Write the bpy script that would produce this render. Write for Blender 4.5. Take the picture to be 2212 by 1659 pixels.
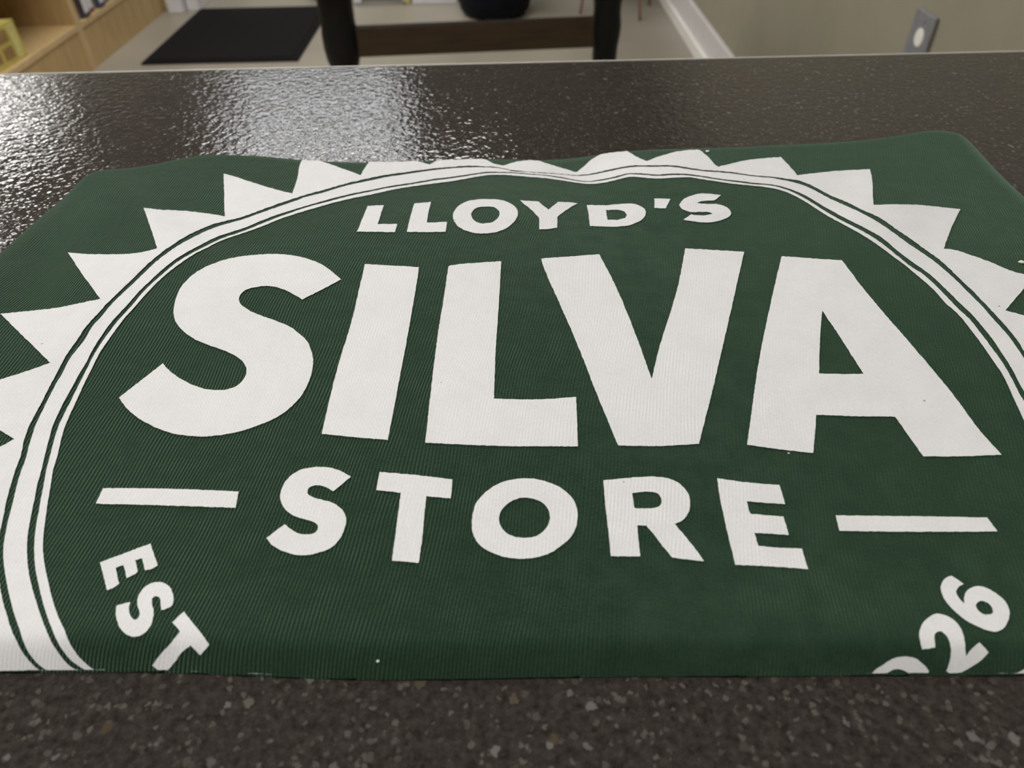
import bpy, bmesh, math, random
import numpy as np
from mathutils import Matrix, Vector
from mathutils.geometry import delaunay_2d_cdt

for o in list(bpy.data.objects):
    bpy.data.objects.remove(o)
random.seed(7)
SC = bpy.context.scene
COL = SC.collection

# ------------------------------------------------------------------ camera
F_PX, W_PX, H_PX = 1580.0, 2212.0, 1659.0
PITCH, ROLL = math.radians(41.5), math.radians(-1.3)
HC = 0.95                                   # counter top height
CAM = np.array([0.0, 0.0, HC + 0.165])
cd = bpy.data.cameras.new('camera')
cam = bpy.data.objects.new('camera', cd)
COL.objects.link(cam)
cd.sensor_fit = 'HORIZONTAL'
cd.sensor_width = 36.0
cd.lens = F_PX / W_PX * 36.0
cd.clip_start = 0.005
cd.dof.use_dof = True
cd.dof.focus_distance = 0.255
cd.dof.aperture_fstop = 16.0
cam.matrix_world = (Matrix.Translation(Vector(CAM)) @ Matrix.Rotation(math.pi / 2 - PITCH, 4, 'X')
                    @ Matrix.Rotation(ROLL, 4, 'Z'))
SC.camera = cam

# ------------------------------------------------------------------ light and exposure
w = bpy.data.worlds.new('world')
SC.world = w
w.use_nodes = True
w.node_tree.nodes['Background'].inputs[0].default_value = (0.9, 0.95, 1.0, 1)
w.node_tree.nodes['Background'].inputs[1].default_value = 0.05
SC.view_settings.view_transform = 'Standard'
SC.view_settings.look = 'None'
SC.view_settings.gamma = 1.0
SC.view_settings.use_curve_mapping = False
SC.view_settings.exposure = -0.06
LAMP = 11.0                                  # ceiling panel emission
CEIL = 2.7


# ------------------------------------------------------------------ helpers
def ray(px, py):
    x = (px - W_PX / 2) / F_PX
    y = -(py - H_PX / 2) / F_PX
    c, s = math.cos(ROLL), math.sin(ROLL)
    x, y = c * x - s * y, s * x + c * y
    return np.array([x, math.cos(PITCH) + y * math.sin(PITCH), -math.sin(PITCH) + y * math.cos(PITCH)])


def atz(px, py, z):
    d = ray(px, py)
    return CAM + d * (z - CAM[2]) / d[2]


def mat(name, color, rough=0.5, metal=0.0, spec=0.5, noise=None, emit=None, bump=None, coat=0.0, sheen=0.0):
    """principled material; noise=(scale, amount) varies the colour, bump=(scale, strength, distance)"""
    m = bpy.data.materials.new(name)
    m.use_nodes = True
    nt = m.node_tree
    b = nt.nodes['Principled BSDF']
    b.inputs['Base Color'].default_value = (*color, 1)
    b.inputs['Roughness'].default_value = rough
    b.inputs['Metallic'].default_value = metal
    b.inputs['Specular IOR Level'].default_value = spec
    b.inputs['Coat Weight'].default_value = coat
    b.inputs['Sheen Weight'].default_value = sheen
    tc = nt.nodes.new('ShaderNodeTexCoord')
    if noise:
        n = nt.nodes.new('ShaderNodeTexNoise')
        n.inputs['Scale'].default_value = noise[0]
        n.inputs['Detail'].default_value = 5
        mp = nt.nodes.new('ShaderNodeMapping')
        if len(noise) > 2:
            mp.inputs['Scale'].default_value = noise[2]
        nt.links.new(tc.outputs['Object'], mp.inputs[0])
        nt.links.new(mp.outputs[0], n.inputs['Vector'])
        r = nt.nodes.new('ShaderNodeValToRGB')
        a = noise[1]
        r.color_ramp.elements[0].position = 0.3
        r.color_ramp.elements[1].position = 0.7
        r.color_ramp.elements[0].color = (*[c * (1 - a) for c in color], 1)
        r.color_ramp.elements[1].color = (*[min(1, c * (1 + a)) for c in color], 1)
        nt.links.new(n.outputs['Fac'], r.inputs[0])
        nt.links.new(r.outputs[0], b.inputs['Base Color'])
    if bump:
        n = nt.nodes.new('ShaderNodeTexNoise')
        n.inputs['Scale'].default_value = bump[0]
        n.inputs['Detail'].default_value = 3
        nt.links.new(tc.outputs['Object'], n.inputs['Vector'])
        bp = nt.nodes.new('ShaderNodeBump')
        bp.inputs['Strength'].default_value = bump[1]
        bp.inputs['Distance'].default_value = bump[2]
        nt.links.new(n.outputs['Fac'], bp.inputs['Height'])
        nt.links.new(bp.outputs[0], b.inputs['Normal'])
    if emit:
        b.inputs['Emission Color'].default_value = (*color, 1)
        b.inputs['Emission Strength'].default_value = emit
    return m


def empty(name, loc, label=None, cat=None, group=None, rz=0.0):
    o = bpy.data.objects.new(name, None)
    COL.objects.link(o)
    o.location = loc
    o.rotation_euler = (0, 0, rz)
    o.empty_display_size = 0.05
    tag(o, label, cat, group)
    return o


def tag(o, label=None, cat=None, group=None, kind=None):
    if label: o['label'] = label
    if cat: o['category'] = cat
    if group: o['group'] = group
    if kind: o['kind'] = kind
    return o


def obj(name, bm_or_me, material, parent=None, smooth=False, label=None):
    if isinstance(bm_or_me, bmesh.types.BMesh):
        me = bpy.data.meshes.new(name)
        bmesh.ops.recalc_face_normals(bm_or_me, faces=bm_or_me.faces)
        bm_or_me.to_mesh(me)
        bm_or_me.free()
    else:
        me = bm_or_me
    if smooth:
        for p in me.polygons:
            p.use_smooth = True
    if material and not me.materials:
        me.materials.append(material)
    o = bpy.data.objects.new(name, me)
    COL.objects.link(o)
    if parent: o.parent = parent
    if label: o['label'] = label
    return o


def box(x0, x1, y0, y1, z0, z1, bev=0.0, bm=None, seg=2):
    own = bmesh.new()
    bmesh.ops.create_cube(own, size=1.0)
    for v in own.verts:
        v.co = Vector(((x0 + x1) / 2 + v.co.x * (x1 - x0), (y0 + y1) / 2 + v.co.y * (y1 - y0),
                       (z0 + z1) / 2 + v.co.z * (z1 - z0)))
    if bev:
        bmesh.ops.bevel(own, geom=list(own.edges), offset=bev, segments=seg, affect='EDGES', profile=0.5)
    if bm is None:
        return own
    me = bpy.data.meshes.new('tmp')
    own.to_mesh(me); own.free()
    bm.from_mesh(me)
    bpy.data.meshes.remove(me)
    return bm


def lathe(profile, seg=24, cx=0.0, cy=0.0, square=False):
    """profile: list of (radius, z)"""
    bm = bmesh.new()
    rings = []
    for r, z in profile:
        ring = []
        for k in range(seg):
            a = 2 * math.pi * k / seg
            ring.append(bm.verts.new((cx + r * math.cos(a), cy + r * math.sin(a), z)))
        rings.append(ring)
    for a, b in zip(rings, rings[1:]):
        for k in range(seg):
            bm.faces.new((a[k], a[(k + 1) % seg], b[(k + 1) % seg], b[k]))
    bm.faces.new(rings[0][::-1])
    bm.faces.new(rings[-1])
    return bm


def tube(p, q, r, seg=10):
    bm = bmesh.new()
    p, q = Vector(p), Vector(q)
    d = q - p
    M = Matrix.Translation((p + q) / 2) @ d.to_track_quat('Z', 'Y').to_matrix().to_4x4()
    bmesh.ops.create_cone(bm, cap_ends=True, segments=seg, radius1=r, radius2=r, depth=d.length, matrix=M)
    return bm


# ------------------------------------------------------------------ materials
M = {}
M['floor'] = mat('floor_vinyl', (0.30, 0.268, 0.212), 0.38, noise=(2.2, 0.10), bump=(40, 0.05, 0.002))
M['wall'] = mat('wall_paint_green_grey', (0.29, 0.267, 0.197), 0.75, noise=(9, 0.04), bump=(160, 0.15, 0.001))
M['wall_pale'] = mat('wall_paint_pale', (0.45, 0.43, 0.37), 0.8, noise=(6, 0.04))
M['ceiling'] = mat('ceiling_tile', (0.46, 0.45, 0.43), 0.9, noise=(60, 0.06))
M['baseboard'] = mat('baseboard_paint', (0.66, 0.63, 0.62), 0.4, noise=(14, 0.04))
M['maple'] = mat('maple_laminate', (0.47, 0.325, 0.15), 0.45, noise=(6, 0.13, (7, 7, 1)))
M['maple_edge'] = mat('maple_edge_band', (0.58, 0.42, 0.22), 0.45, noise=(10, 0.08))
M['mat'] = mat('black_mat', (0.0065, 0.0055, 0.006), 1.0, noise=(120, 0.3), bump=(500, 0.5, 0.003), spec=0.2)
M['black'] = mat('black_paint', (0.006, 0.006, 0.007), 0.5, noise=(20, 0.2), spec=0.35)
M['brown'] = mat('dark_stained_wood', (0.062, 0.038, 0.020), 0.55, noise=(8, 0.25, (1, 8, 8)))
M['bin'] = mat('black_plastic', (0.004, 0.004, 0.008), 0.6, noise=(20, 0.2), spec=0.15)
M['white'] = mat('white_board', (0.72, 0.71, 0.72), 0.6, noise=(12, 0.04))
M['copper'] = mat('copper_metal', (0.42, 0.23, 0.16), 0.5, metal=0.4, noise=(30, 0.1))
M['dark_box'] = mat('dark_brown_board', (0.05, 0.033, 0.025), 0.7, noise=(14, 0.15))
M['steel'] = mat('grey_metal_plate', (0.25, 0.255, 0.27), 0.5, metal=0.25, noise=(70, 0.12))
M['ivory'] = mat('ivory_plastic', (0.85, 0.83, 0.78), 0.4, noise=(50, 0.03))
M['highlight_strip'] = mat('counter_edge_highlight', (0.74, 0.72, 0.66), 0.32, metal=0.2, noise=(90, 0.08))  # pale colour carries the bright line of light on the counter edge
M['yellow'] = mat('yellow_carton', (0.50, 0.42, 0.10), 0.55, noise=(22, 0.18))
M['yellow_pale'] = mat('pale_yellow_print', (0.60, 0.55, 0.22), 0.55, noise=(40, 0.2))
M['label_brown'] = mat('brown_print', (0.27, 0.17, 0.06), 0.6, noise=(60, 0.3))
M['lint'] = mat('white_lint', (0.75, 0.78, 0.66), 0.9, noise=(900, 0.1))
M['lamp_frame'] = mat('lamp_frame_white', (0.7, 0.7, 0.7), 0.5, noise=(20, 0.03))
M['diffuser'] = mat('lamp_diffuser', (1.0, 0.985, 0.965), 0.5, emit=LAMP)
M['diffuser_dim'] = mat('lamp_diffuser_dim', (0.95, 0.975, 1.0), 0.5, emit=LAMP * 0.6)


def counter_material():
    m = bpy.data.materials.new('speckled_counter')
    m.use_nodes = True
    nt = m.node_tree
    L = nt.links.new
    b = nt.nodes['Principled BSDF']
    tc = nt.nodes.new('ShaderNodeTexCoord')
    base = nt.nodes.new('ShaderNodeTexNoise')
    base.inputs['Scale'].default_value = 420
    base.inputs['Detail'].default_value = 6
    base.inputs['Roughness'].default_value = 0.7
    L(tc.outputs['Object'], base.inputs['Vector'])
    cr = nt.nodes.new('ShaderNodeValToRGB')
    cr.color_ramp.elements[0].position = 0.32
    cr.color_ramp.elements[0].color = (0.016, 0.013, 0.0115, 1)
    cr.color_ramp.elements[1].position = 0.72
    cr.color_ramp.elements[1].color = (0.062, 0.052, 0.046, 1)
    L(base.outputs['Fac'], cr.inputs[0])
    col = cr.outputs[0]
    warp = nt.nodes.new('ShaderNodeTexNoise')
    warp.inputs['Scale'].default_value = 600
    L(tc.outputs['Object'], warp.inputs['Vector'])
    wv = nt.nodes.new('ShaderNodeVectorMath'); wv.operation = 'SCALE'
    wv.inputs['Scale'].default_value = 0.0022
    L(warp.outputs['Color'], wv.inputs[0])
    wa = nt.nodes.new('ShaderNodeVectorMath')
    L(tc.outputs['Object'], wa.inputs[0]); L(wv.outputs[0], wa.inputs[1])
    # three sizes of chips: scale, fraction kept, chip size in the cell, colour ramp
    for scale, thr, dist, cols in (
            (560, 0.66, 0.45, ((0.060, 0.052, 0.046), (0.105, 0.092, 0.08), (0.022, 0.015, 0.012))),
            (380, 0.86, 0.40, ((0.105, 0.10, 0.09), (0.06, 0.05, 0.042), (0.135, 0.13, 0.12))),
            (230, 0.93, 0.34, ((0.065, 0.05, 0.03), (0.14, 0.135, 0.125), (0.08, 0.076, 0.07)))):
        v = nt.nodes.new('ShaderNodeTexVoronoi')
        v.inputs['Scale'].default_value = scale
        L(wa.outputs[0], v.inputs['Vector'])
        sp = nt.nodes.new('ShaderNodeSeparateColor')
        L(v.outputs['Color'], sp.inputs[0])
        g = nt.nodes.new('ShaderNodeMath'); g.operation = 'GREATER_THAN'
        g.inputs[1].default_value = thr
        L(sp.outputs['Red'], g.inputs[0])
        d = nt.nodes.new('ShaderNodeMapRange')
        d.inputs['From Min'].default_value = dist
        d.inputs['From Max'].default_value = dist * 0.7
        L(v.outputs['Distance'], d.inputs['Value'])
        k = nt.nodes.new('ShaderNodeMath'); k.operation = 'MULTIPLY'
        L(g.outputs[0], k.inputs[0]); L(d.outputs[0], k.inputs[1])
        r = nt.nodes.new('ShaderNodeValToRGB')
        r.color_ramp.elements[0].color = (*cols[0], 1)
        r.color_ramp.elements[1].color = (*cols[2], 1)
        e = r.color_ramp.elements.new(0.5); e.color = (*cols[1], 1)
        L(sp.outputs['Green'], r.inputs[0])
        mx = nt.nodes.new('ShaderNodeMix'); mx.data_type = 'RGBA'
        L(k.outputs[0], mx.inputs['Factor'])
        L(col, mx.inputs[6]); L(r.outputs[0], mx.inputs[7])
        col = mx.outputs[2]
    L(col, b.inputs['Base Color'])
    b.inputs['Roughness'].default_value = 0.055
    b.inputs['Specular IOR Level'].default_value = 0.42
    n1 = nt.nodes.new('ShaderNodeTexNoise')
    n1.inputs['Scale'].default_value = 240
    n1.inputs['Detail'].default_value = 1.5
    n1.inputs['Roughness'].default_value = 0.6
    L(tc.outputs['Object'], n1.inputs['Vector'])
    bp = nt.nodes.new('ShaderNodeBump')
    bp.inputs['Strength'].default_value = 0.30
    bp.inputs['Distance'].default_value = 0.0012
    L(n1.outputs['Fac'], bp.inputs['Height'])
    L(bp.outputs[0], b.inputs['Normal'])
    return m


M['counter'] = counter_material()


def knit_material(name, dark, light, rough, rib, fine, sheen=0.0, spec=0.3, fleck=0.0):
    """jersey knit: parallel wales 1.05 mm apart plus fibre noise"""
    m = bpy.data.materials.new(name)
    m.use_nodes = True
    nt = m.node_tree
    L = nt.links.new
    b = nt.nodes['Principled BSDF']
    b.inputs['Roughness'].default_value = rough
    b.inputs['Specular IOR Level'].default_value = spec
    b.inputs['Sheen Weight'].default_value = sheen
    b.inputs['Sheen Roughness'].default_value = 0.5
    b.inputs['Sheen Tint'].default_value = (0.55, 0.8, 0.6, 1)
    tc = nt.nodes.new('ShaderNodeTexCoord')
    n = nt.nodes.new('ShaderNodeTexNoise')
    n.inputs['Scale'].default_value = 14
    n.inputs['Detail'].default_value = 2
    L(tc.outputs['Object'], n.inputs['Vector'])
    sx = nt.nodes.new('ShaderNodeSeparateXYZ')
    L(tc.outputs['Object'], sx.inputs[0])

    def math_(op, a, bb):
        q = nt.nodes.new('ShaderNodeMath'); q.operation = op
        for i, s in enumerate((a, bb)):
            if s is None: continue
            if isinstance(s, (int, float)): q.inputs[i].default_value = s
            else: L(s, q.inputs[i])
        return q.outputs[0]
    th = math.radians(10)
    # wales lean a little more on the left of the shirt than on the right
    y2 = math_('MULTIPLY', math_('MULTIPLY', sx.outputs['X'], sx.outputs['Y']), -0.55)
    u = math_('SUBTRACT', math_('MULTIPLY', sx.outputs['X'], math.cos(th)),
              math_('MULTIPLY', sx.outputs['Y'], math.sin(th)))
    u = math_('ADD', u, y2)
    u = math_('ADD', u, math_('MULTIPLY', n.outputs['Fac'], 0.010))
    s = math_('SINE', math_('MULTIPLY', u, 2 * math.pi / 0.00105), None)
    s = math_('ADD', math_('MULTIPLY', s, 0.5), 0.5)
    f = nt.nodes.new('ShaderNodeTexNoise')
    f.inputs['Scale'].default_value = 1500
    f.inputs['Detail'].default_value = 3
    L(tc.outputs['Object'], f.inputs['Vector'])
    g = nt.nodes.new('ShaderNodeTexNoise')
    g.inputs['Scale'].default_value = 120
    g.inputs['Detail'].default_value = 4
    L(tc.outputs['Object'], g.inputs['Vector'])
    cm = math_('ADD', math_('MULTIPLY', f.outputs['Fac'], 0.55), math_('MULTIPLY', g.outputs['Fac'], 0.45))
    cr = nt.nodes.new('ShaderNodeValToRGB')
    cr.color_ramp.elements[0].position = 0.3
    cr.color_ramp.elements[1].position = 0.7
    cr.color_ramp.elements[0].color = (*dark, 1)
    cr.color_ramp.elements[1].color = (*light, 1)
    L(cm, cr.inputs[0])
    col = cr.outputs[0]
    if fleck:
        v = nt.nodes.new('ShaderNodeTexVoronoi')
        v.inputs['Scale'].default_value = 95
        L(tc.outputs['Object'], v.inputs['Vector'])
        lt = nt.nodes.new('ShaderNodeMapRange')
        lt.inputs['From Min'].default_value = 0.040
        lt.inputs['From Max'].default_value = 0.022
        L(v.outputs['Distance'], lt.inputs['Value'])
        sp = nt.nodes.new('ShaderNodeSeparateColor')
        L(v.outputs['Color'], sp.inputs[0])
        k = math_('MULTIPLY', lt.outputs[0], math_('GREATER_THAN', sp.outputs['Red'], 0.78))
        mx = nt.nodes.new('ShaderNodeMix'); mx.data_type = 'RGBA'
        L(math_('MULTIPLY', k, fleck), mx.inputs['Factor'])
        L(col, mx.inputs[6])
        mx.inputs[7].default_value = (0.12, 0.13, 0.13, 1)
        col = mx.outputs[2]
    L(col, b.inputs['Base Color'])
    am = math_('MULTIPLY', math_('SUBTRACT', g.outputs['Fac'], 0.15), 2.6)
    fl = nt.nodes.new('ShaderNodeMapRange')        # stretched smoother on the right half
    fl.interpolation_type = 'SMOOTHSTEP'
    fl.inputs['From Min'].default_value = 0.04
    fl.inputs['From Max'].default_value = 0.12
    fl.inputs['To Min'].default_value = 1.0
    fl.inputs['To Max'].default_value = 0.35
    L(sx.outputs['X'], fl.inputs['Value'])
    am = math_('MULTIPLY', am, fl.outputs[0])
    h = math_('ADD', math_('MULTIPLY', math_('MULTIPLY', s, am), rib), math_('MULTIPLY', f.outputs['Fac'], fine))
    bp = nt.nodes.new('ShaderNodeBump')
    bp.inputs['Strength'].default_value = 1.0
    bp.inputs['Distance'].default_value = 1.0
    L(h, bp.inputs['Height'])
    L(bp.outputs[0], b.inputs['Normal'])
    return m


M['knit'] = knit_material('green_jersey', (0.0066, 0.0238, 0.0105), (0.0168, 0.0465, 0.0218), 0.85, 0.00032, 0.00022, sheen=0.35, spec=0.2)
M['print'] = knit_material('white_screen_print', (0.69, 0.685, 0.685), (0.78, 0.775, 0.775), 0.6, 0.00005, 0.00011, spec=0.3, fleck=0.8)

# ------------------------------------------------------------------ setting
WX0, WX1, WY0, WY1 = -4.6, 0.90, -2.4, 6.4


def struct(name, bm, m, label):
    return tag(obj(name, bm, m), label, kind='structure')


struct('floor', box(WX0 - .1, WX1 + .1, WY0 - .1, WY1 + .1, -0.1, 0.0), M['floor'], 'smooth beige grey shop floor')
struct('ceiling', box(WX0 - .1, WX1 + .1, WY0 - .1, WY1 + .1, CEIL, CEIL + .1), M['ceiling'], 'pale ceiling of the shop')
struct('wall_right', box(WX1, WX1 + .1, WY0, WY1, 0, CEIL), M['wall'], 'grey green painted wall on the right')
struct('wall_left', box(WX0 - .1, WX0, WY0, WY1, 0, CEIL), M['wall_pale'], 'pale wall on the left')
struct('wall_back', box(WX0 - .1, WX1 + .1, WY1, WY1 + .1, 0, CEIL), M['wall_pale'], 'pale wall at the far end of the shop')
struct('wall_front', box(WX0 - .1, WX1 + .1, WY0 - .1, WY0, 0, CEIL), M['wall_pale'], 'pale wall behind the counter')
bb = struct('baseboard_right', box(WX1 - .018, WX1, 0.55, WY1, 0, 0.165, 0.004), M['baseboard'], 'white baseboard along the grey green wall')
obj('shoe_moulding', box(WX1 - .036, WX1 - .018, 0.55, WY1, 0, 0.06, 0.006), M['ivory'], bb)


# ceiling lamps (reflections of the far ones break up on the counter) and added fill panels
def ceiling_lamp(cx, cy, sx, sy, label, glow='diffuser'):
    r = empty('ceiling_light', (cx, cy, CEIL), label, 'ceiling light', 'ceiling light panels of the shop')
    obj('diffuser', box(-sx / 2 + .02, sx / 2 - .02, -sy / 2 + .02, sy / 2 - .02, -0.03, -0.022), M[glow], r)
    bm = bmesh.new()
    for a in ((-sx / 2, -sx / 2 + .02, -sy / 2, sy / 2), (sx / 2 - .02, sx / 2, -sy / 2, sy / 2),
              (-sx / 2 + .02, sx / 2 - .02, -sy / 2, -sy / 2 + .02), (-sx / 2 + .02, sx / 2 - .02, sy / 2 - .02, sy / 2)):
        box(*a, -0.04, 0, bm=bm)
    obj('lamp_frame', bm, M['lamp_frame'], r)
    obj('back_plate', box(-sx / 2 + .02, sx / 2 - .02, -sy / 2 + .02, sy / 2 - .02, -0.006, 0), M['lamp_frame'], r)


ceiling_lamp(-1.15, 4.30, 1.20, 0.45, 'wide ceiling light panel above the black floor mat', 'diffuser_dim')
ceiling_lamp(-1.30, 5.30, 1.20, 0.45, 'wide ceiling light panel behind the one above the mat', 'diffuser_dim')
ceiling_lamp(-3.85, 5.30, 1.00, 1.10, 'square ceiling light panel near the left wall')
ceiling_lamp(-0.95, 2.35, 1.75, 0.62, 'wide ceiling light panel in front of the counter')
ceiling_lamp(-0.75, 3.30, 1.40, 0.50, 'unseen fill light panel added between the counter and the mat')  # added out of view to brighten the background
ceiling_lamp(-2.95, 2.90, 1.20, 0.62, 'unseen fill light panel added over the maple bookcases')  # another added panel, lifts the shelves and back of the shop
ceiling_lamp(-0.85, -0.15, 1.75, 0.62, 'wide unseen fill light panel added behind the counter')  # added out of view to light the shirt top and front fold

# ------------------------------------------------------------------ counter
CY1 = 0.515
ct = empty('shop_counter', (0, 0, 0), 'dark speckled glossy shop counter under the green shirt', 'counter')
bm = box(-1.6, WX1 - .002, -0.30, CY1 - 0.0012, HC - 0.04, HC, 0.0015)
obj('counter_top', bm, M['counter'], ct)
obj('edge_highlight', box(-1.6, WX1 - .002, CY1 - 0.0012, CY1, HC - 0.04, HC + 0.0002, 0.0004), M['highlight_strip'], ct,  # strip stands in for the highlight on the far edge
    label='thin pale strip painting the highlight along the far side of the counter')
obj('counter_base', box(-1.55, WX1 - .002, -0.20, CY1 - 0.05, 0, HC - 0.04, 0.003), M['maple'], ct)

# ------------------------------------------------------------------ folded shirt: height field
RW, T0 = 0.016, 0.0155                      # rounding of the folded edge, thickness


def gauss(v):
    return np.exp(-v * v)


def sstep(a, b, v):
    t = np.clip((v - a) / (b - a), 0, 1)
    return t * t * (3 - 2 * t)


def thick(x, y):
    t = T0 - 0.0050 * gauss((x + 0.005) / 0.085) * gauss((y - 0.345) / 0.055)
    t = t - 0.0022 * gauss((x - 0.036) / 0.016) * sstep(0.24, 0.31, y)
    t = t + 0.0012 * gauss((x - 0.078) / 0.022) * sstep(0.24, 0.31, y)
    t = t + 0.0022 * gauss((x + 0.150) / 0.040) * sstep(0.25, 0.33, y)
    t = t + 0.0030 * gauss(((x + 0.155) + 0.9 * (y - 0.28)) / 0.014) * sstep(0.2, 0.27, y)
    t = t + 0.0024 * gauss(((x - 0.175) - 0.7 * (y - 0.30)) / 0.020) * sstep(0.2, 0.28, y)
    t = t - 0.0024 * gauss(((x + 0.185) + 0.3 * (y - 0.25)) / 0.014) * sstep(0.18, 0.25, y)
    t = t + 0.0006 * np.sin(31 * x + 13 * y) + 0.0005 * np.sin(47 * y - 18 * x + 1.0)
    t = t - 0.0102 * sstep(0.25, 0.08, y) + 0.0004 * gauss((y - 0.094) / 0.010)
    return t


FAR_PX = [(205, 371), (242, 362), (292, 358), (341, 350), (379, 339), (416, 332), (453, 329), (577, 332), (655, 341),
          (737, 346), (801, 347), (868, 346), (959, 342), (1038, 340), (1120, 340), (1159, 345), (1181, 343), (1238, 337),
          (1306, 328), (1374, 321), (1464, 318), (1580, 314), (1752, 307), (1904, 292), (2030, 279)]
NEAR_PX = [(0, 1455), (109, 1455), (224, 1453), (359, 1454), (600, 1465), (740, 1470), (942, 1471), (1077, 1468),
           (1245, 1465), (1480, 1463), (1581, 1464), (1851, 1461), (2212, 1462)]
far = []
for p in FAR_PX:
    q = atz(*p, HC + 0.012)
    q = atz(*p, HC + 0.91 * float(thick(q[0], min(q[1], 0.345))))
    far.append((q[0], q[1] + 0.41 * RW))
near = []
for p in NEAR_PX:
    q = atz(*p, HC)
    near.append((q[0], q[1]))
left = [(-0.2125, 0.100), (-0.2135, 0.16), (-0.2135, 0.22), (-0.2125, 0.262), (-0.2115, 0.29), (-0.2090, 0.313), (-0.2045, 0.328)]
right = [(0.233, 0.353), (0.233, 0.335), (0.231, 0.31), (0.230, 0.28), (0.229, 0.20), (0.228, 0.11), (0.224, 0.088)]
near_full = [(-0.206, 0.096), (-0.190, near[0][1] + .001)] + near + [(0.205, near[-1][1] + .001), (0.219, 0.094)]
# closed outline, clockwise from the near left corner
OUT = np.array(left + far + right + near_full[::-1])


def resample(pts, n):
    pts = np.array(pts)
    s = np.r_[0, np.cumsum(np.hypot(*np.diff(pts, axis=0).T))]
    t = np.linspace(0, s[-1], n)
    return np.c_[np.interp(t, s, pts[:, 0]), np.interp(t, s, pts[:, 1])]


def smooth_closed(P, it=2):
    for _ in range(it):
        P = 0.5 * P + 0.25 * (np.roll(P, 1, 0) + np.roll(P, -1, 0))
    return P


OUT = smooth_closed(resample(np.vstack([OUT, OUT[:1]]), 301)[:-1], 3)


def inside(P, pts):
    x, y = pts[:, 0], pts[:, 1]
    r = np.zeros(len(pts), bool)
    q = np.roll(P, -1, 0)
    for (x0, y0), (x1, y1) in zip(P, q):
        c = (y0 > y) != (y1 > y)
        if c.any():
            r[c] ^= x[c] < (x1 - x0) * (y[c] - y0) / (y1 - y0) + x0
    return r


def edge_dist(P, pts):
    best = np.full(len(pts), 1e9)
    q = np.roll(P, -1, 0)
    for a, b in zip(P, q):
        ab = b - a
        t = np.clip(((pts - a) @ ab) / (ab @ ab), 0, 1)
        d = pts - a - t[:, None] * ab
        best = np.minimum(best, (d * d).sum(1))
    return np.sqrt(best)


GX0, GX1, GY0, GY1, GS = -0.24, 0.26, 0.05, 0.40, 0.0007
gx = np.arange(GX0, GX1, GS)
gy = np.arange(GY0, GY1, GS)
mx_, my_ = np.meshgrid(gx, gy)
gp = np.c_[mx_.ravel(), my_.ravel()]
gd = np.where(inside(OUT, gp), 0.0, -1.0)
idx = gd == 0
gd[idx] = edge_dist(OUT[::2], gp[idx])
u_ = np.clip(gd / RW, 0, 1)
kf = sstep(0.135, 0.118, gp[:, 1])          # the front fold slopes more gently than the other edges
un = np.clip(gd / 0.0075, 0, 1)
prof = (1 - kf) * np.sqrt(1 - (1 - u_) ** 2) + kf * np.sin(un * math.pi / 2)
HG = np.where(gd >= 0, prof * thick(gp[:, 0], gp[:, 1]), -0.002).reshape(mx_.shape)


def hgt(x, y):
    x = np.asarray(x, float); y = np.asarray(y, float)
    fx = np.clip((x - GX0) / GS, 0, len(gx) - 2.001); fy = np.clip((y - GY0) / GS, 0, len(gy) - 2.001)
    i, j = fx.astype(int), fy.astype(int)
    a, b = fx - i, fy - j
    return (HG[j, i] * (1 - a) * (1 - b) + HG[j, i + 1] * a * (1 - b) + HG[j + 1, i] * (1 - a) * b + HG[j + 1, i + 1] * a * b)


def hit(px, py):
    """shirt surface point seen through pixel (nudged inward where the pixel just misses the shirt)"""
    for _ in range(40):
        d = ray(px, py)
        z = np.linspace(0.022, 0.0006, 90)
        t = (HC + z - CAM[2]) / d[2]
        x, y = CAM[0] + d[0] * t, CAM[1] + d[1] * t
        f = hgt(x, y) - z
        k = np.argmax(f >= 0)
        if f[k] >= 0:
            if k > 0:
                s = f[k - 1] / (f[k - 1] - f[k])
                return (x[k - 1] + s * (x[k] - x[k - 1]), y[k - 1] + s * (y[k] - y[k - 1]))
            return (x[0], y[0])
        v = np.array([1106 - px, 900 - py]); v = v / np.hypot(*v)
        px, py = px + v[0] * 1.0, py + v[1] * 1.5
    return None


ORG = np.array([0.0, 0.2, HC])
shirt = empty('folded_shirt', tuple(ORG), 'folded dark green jersey shirt with white printed badge on the counter', 'shirt')

# Coons patch over the outline
NU, NV = 300, 200
ia = [int(np.argmin(((OUT - np.array(c)) ** 2).sum(1))) for c in ((-0.207, 0.086), (-0.205, 0.329), (0.232, 0.354), (0.222, 0.084))]


def side(i, j):
    n = len(OUT)
    k = [(i + t) % n for t in range(((j - i) % n) + 1)]
    return OUT[k]


def eased(n):
    t = np.linspace(0, 1, n)
    return 0.35 * t + 0.65 * (0.5 - 0.5 * np.cos(math.pi * t))


def sample(c, t):
    s = np.r_[0, np.cumsum(np.hypot(*np.diff(c, axis=0).T))]; s = s / s[-1]
    return np.c_[np.interp(t, s, c[:, 0]), np.interp(t, s, c[:, 1])]


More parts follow.
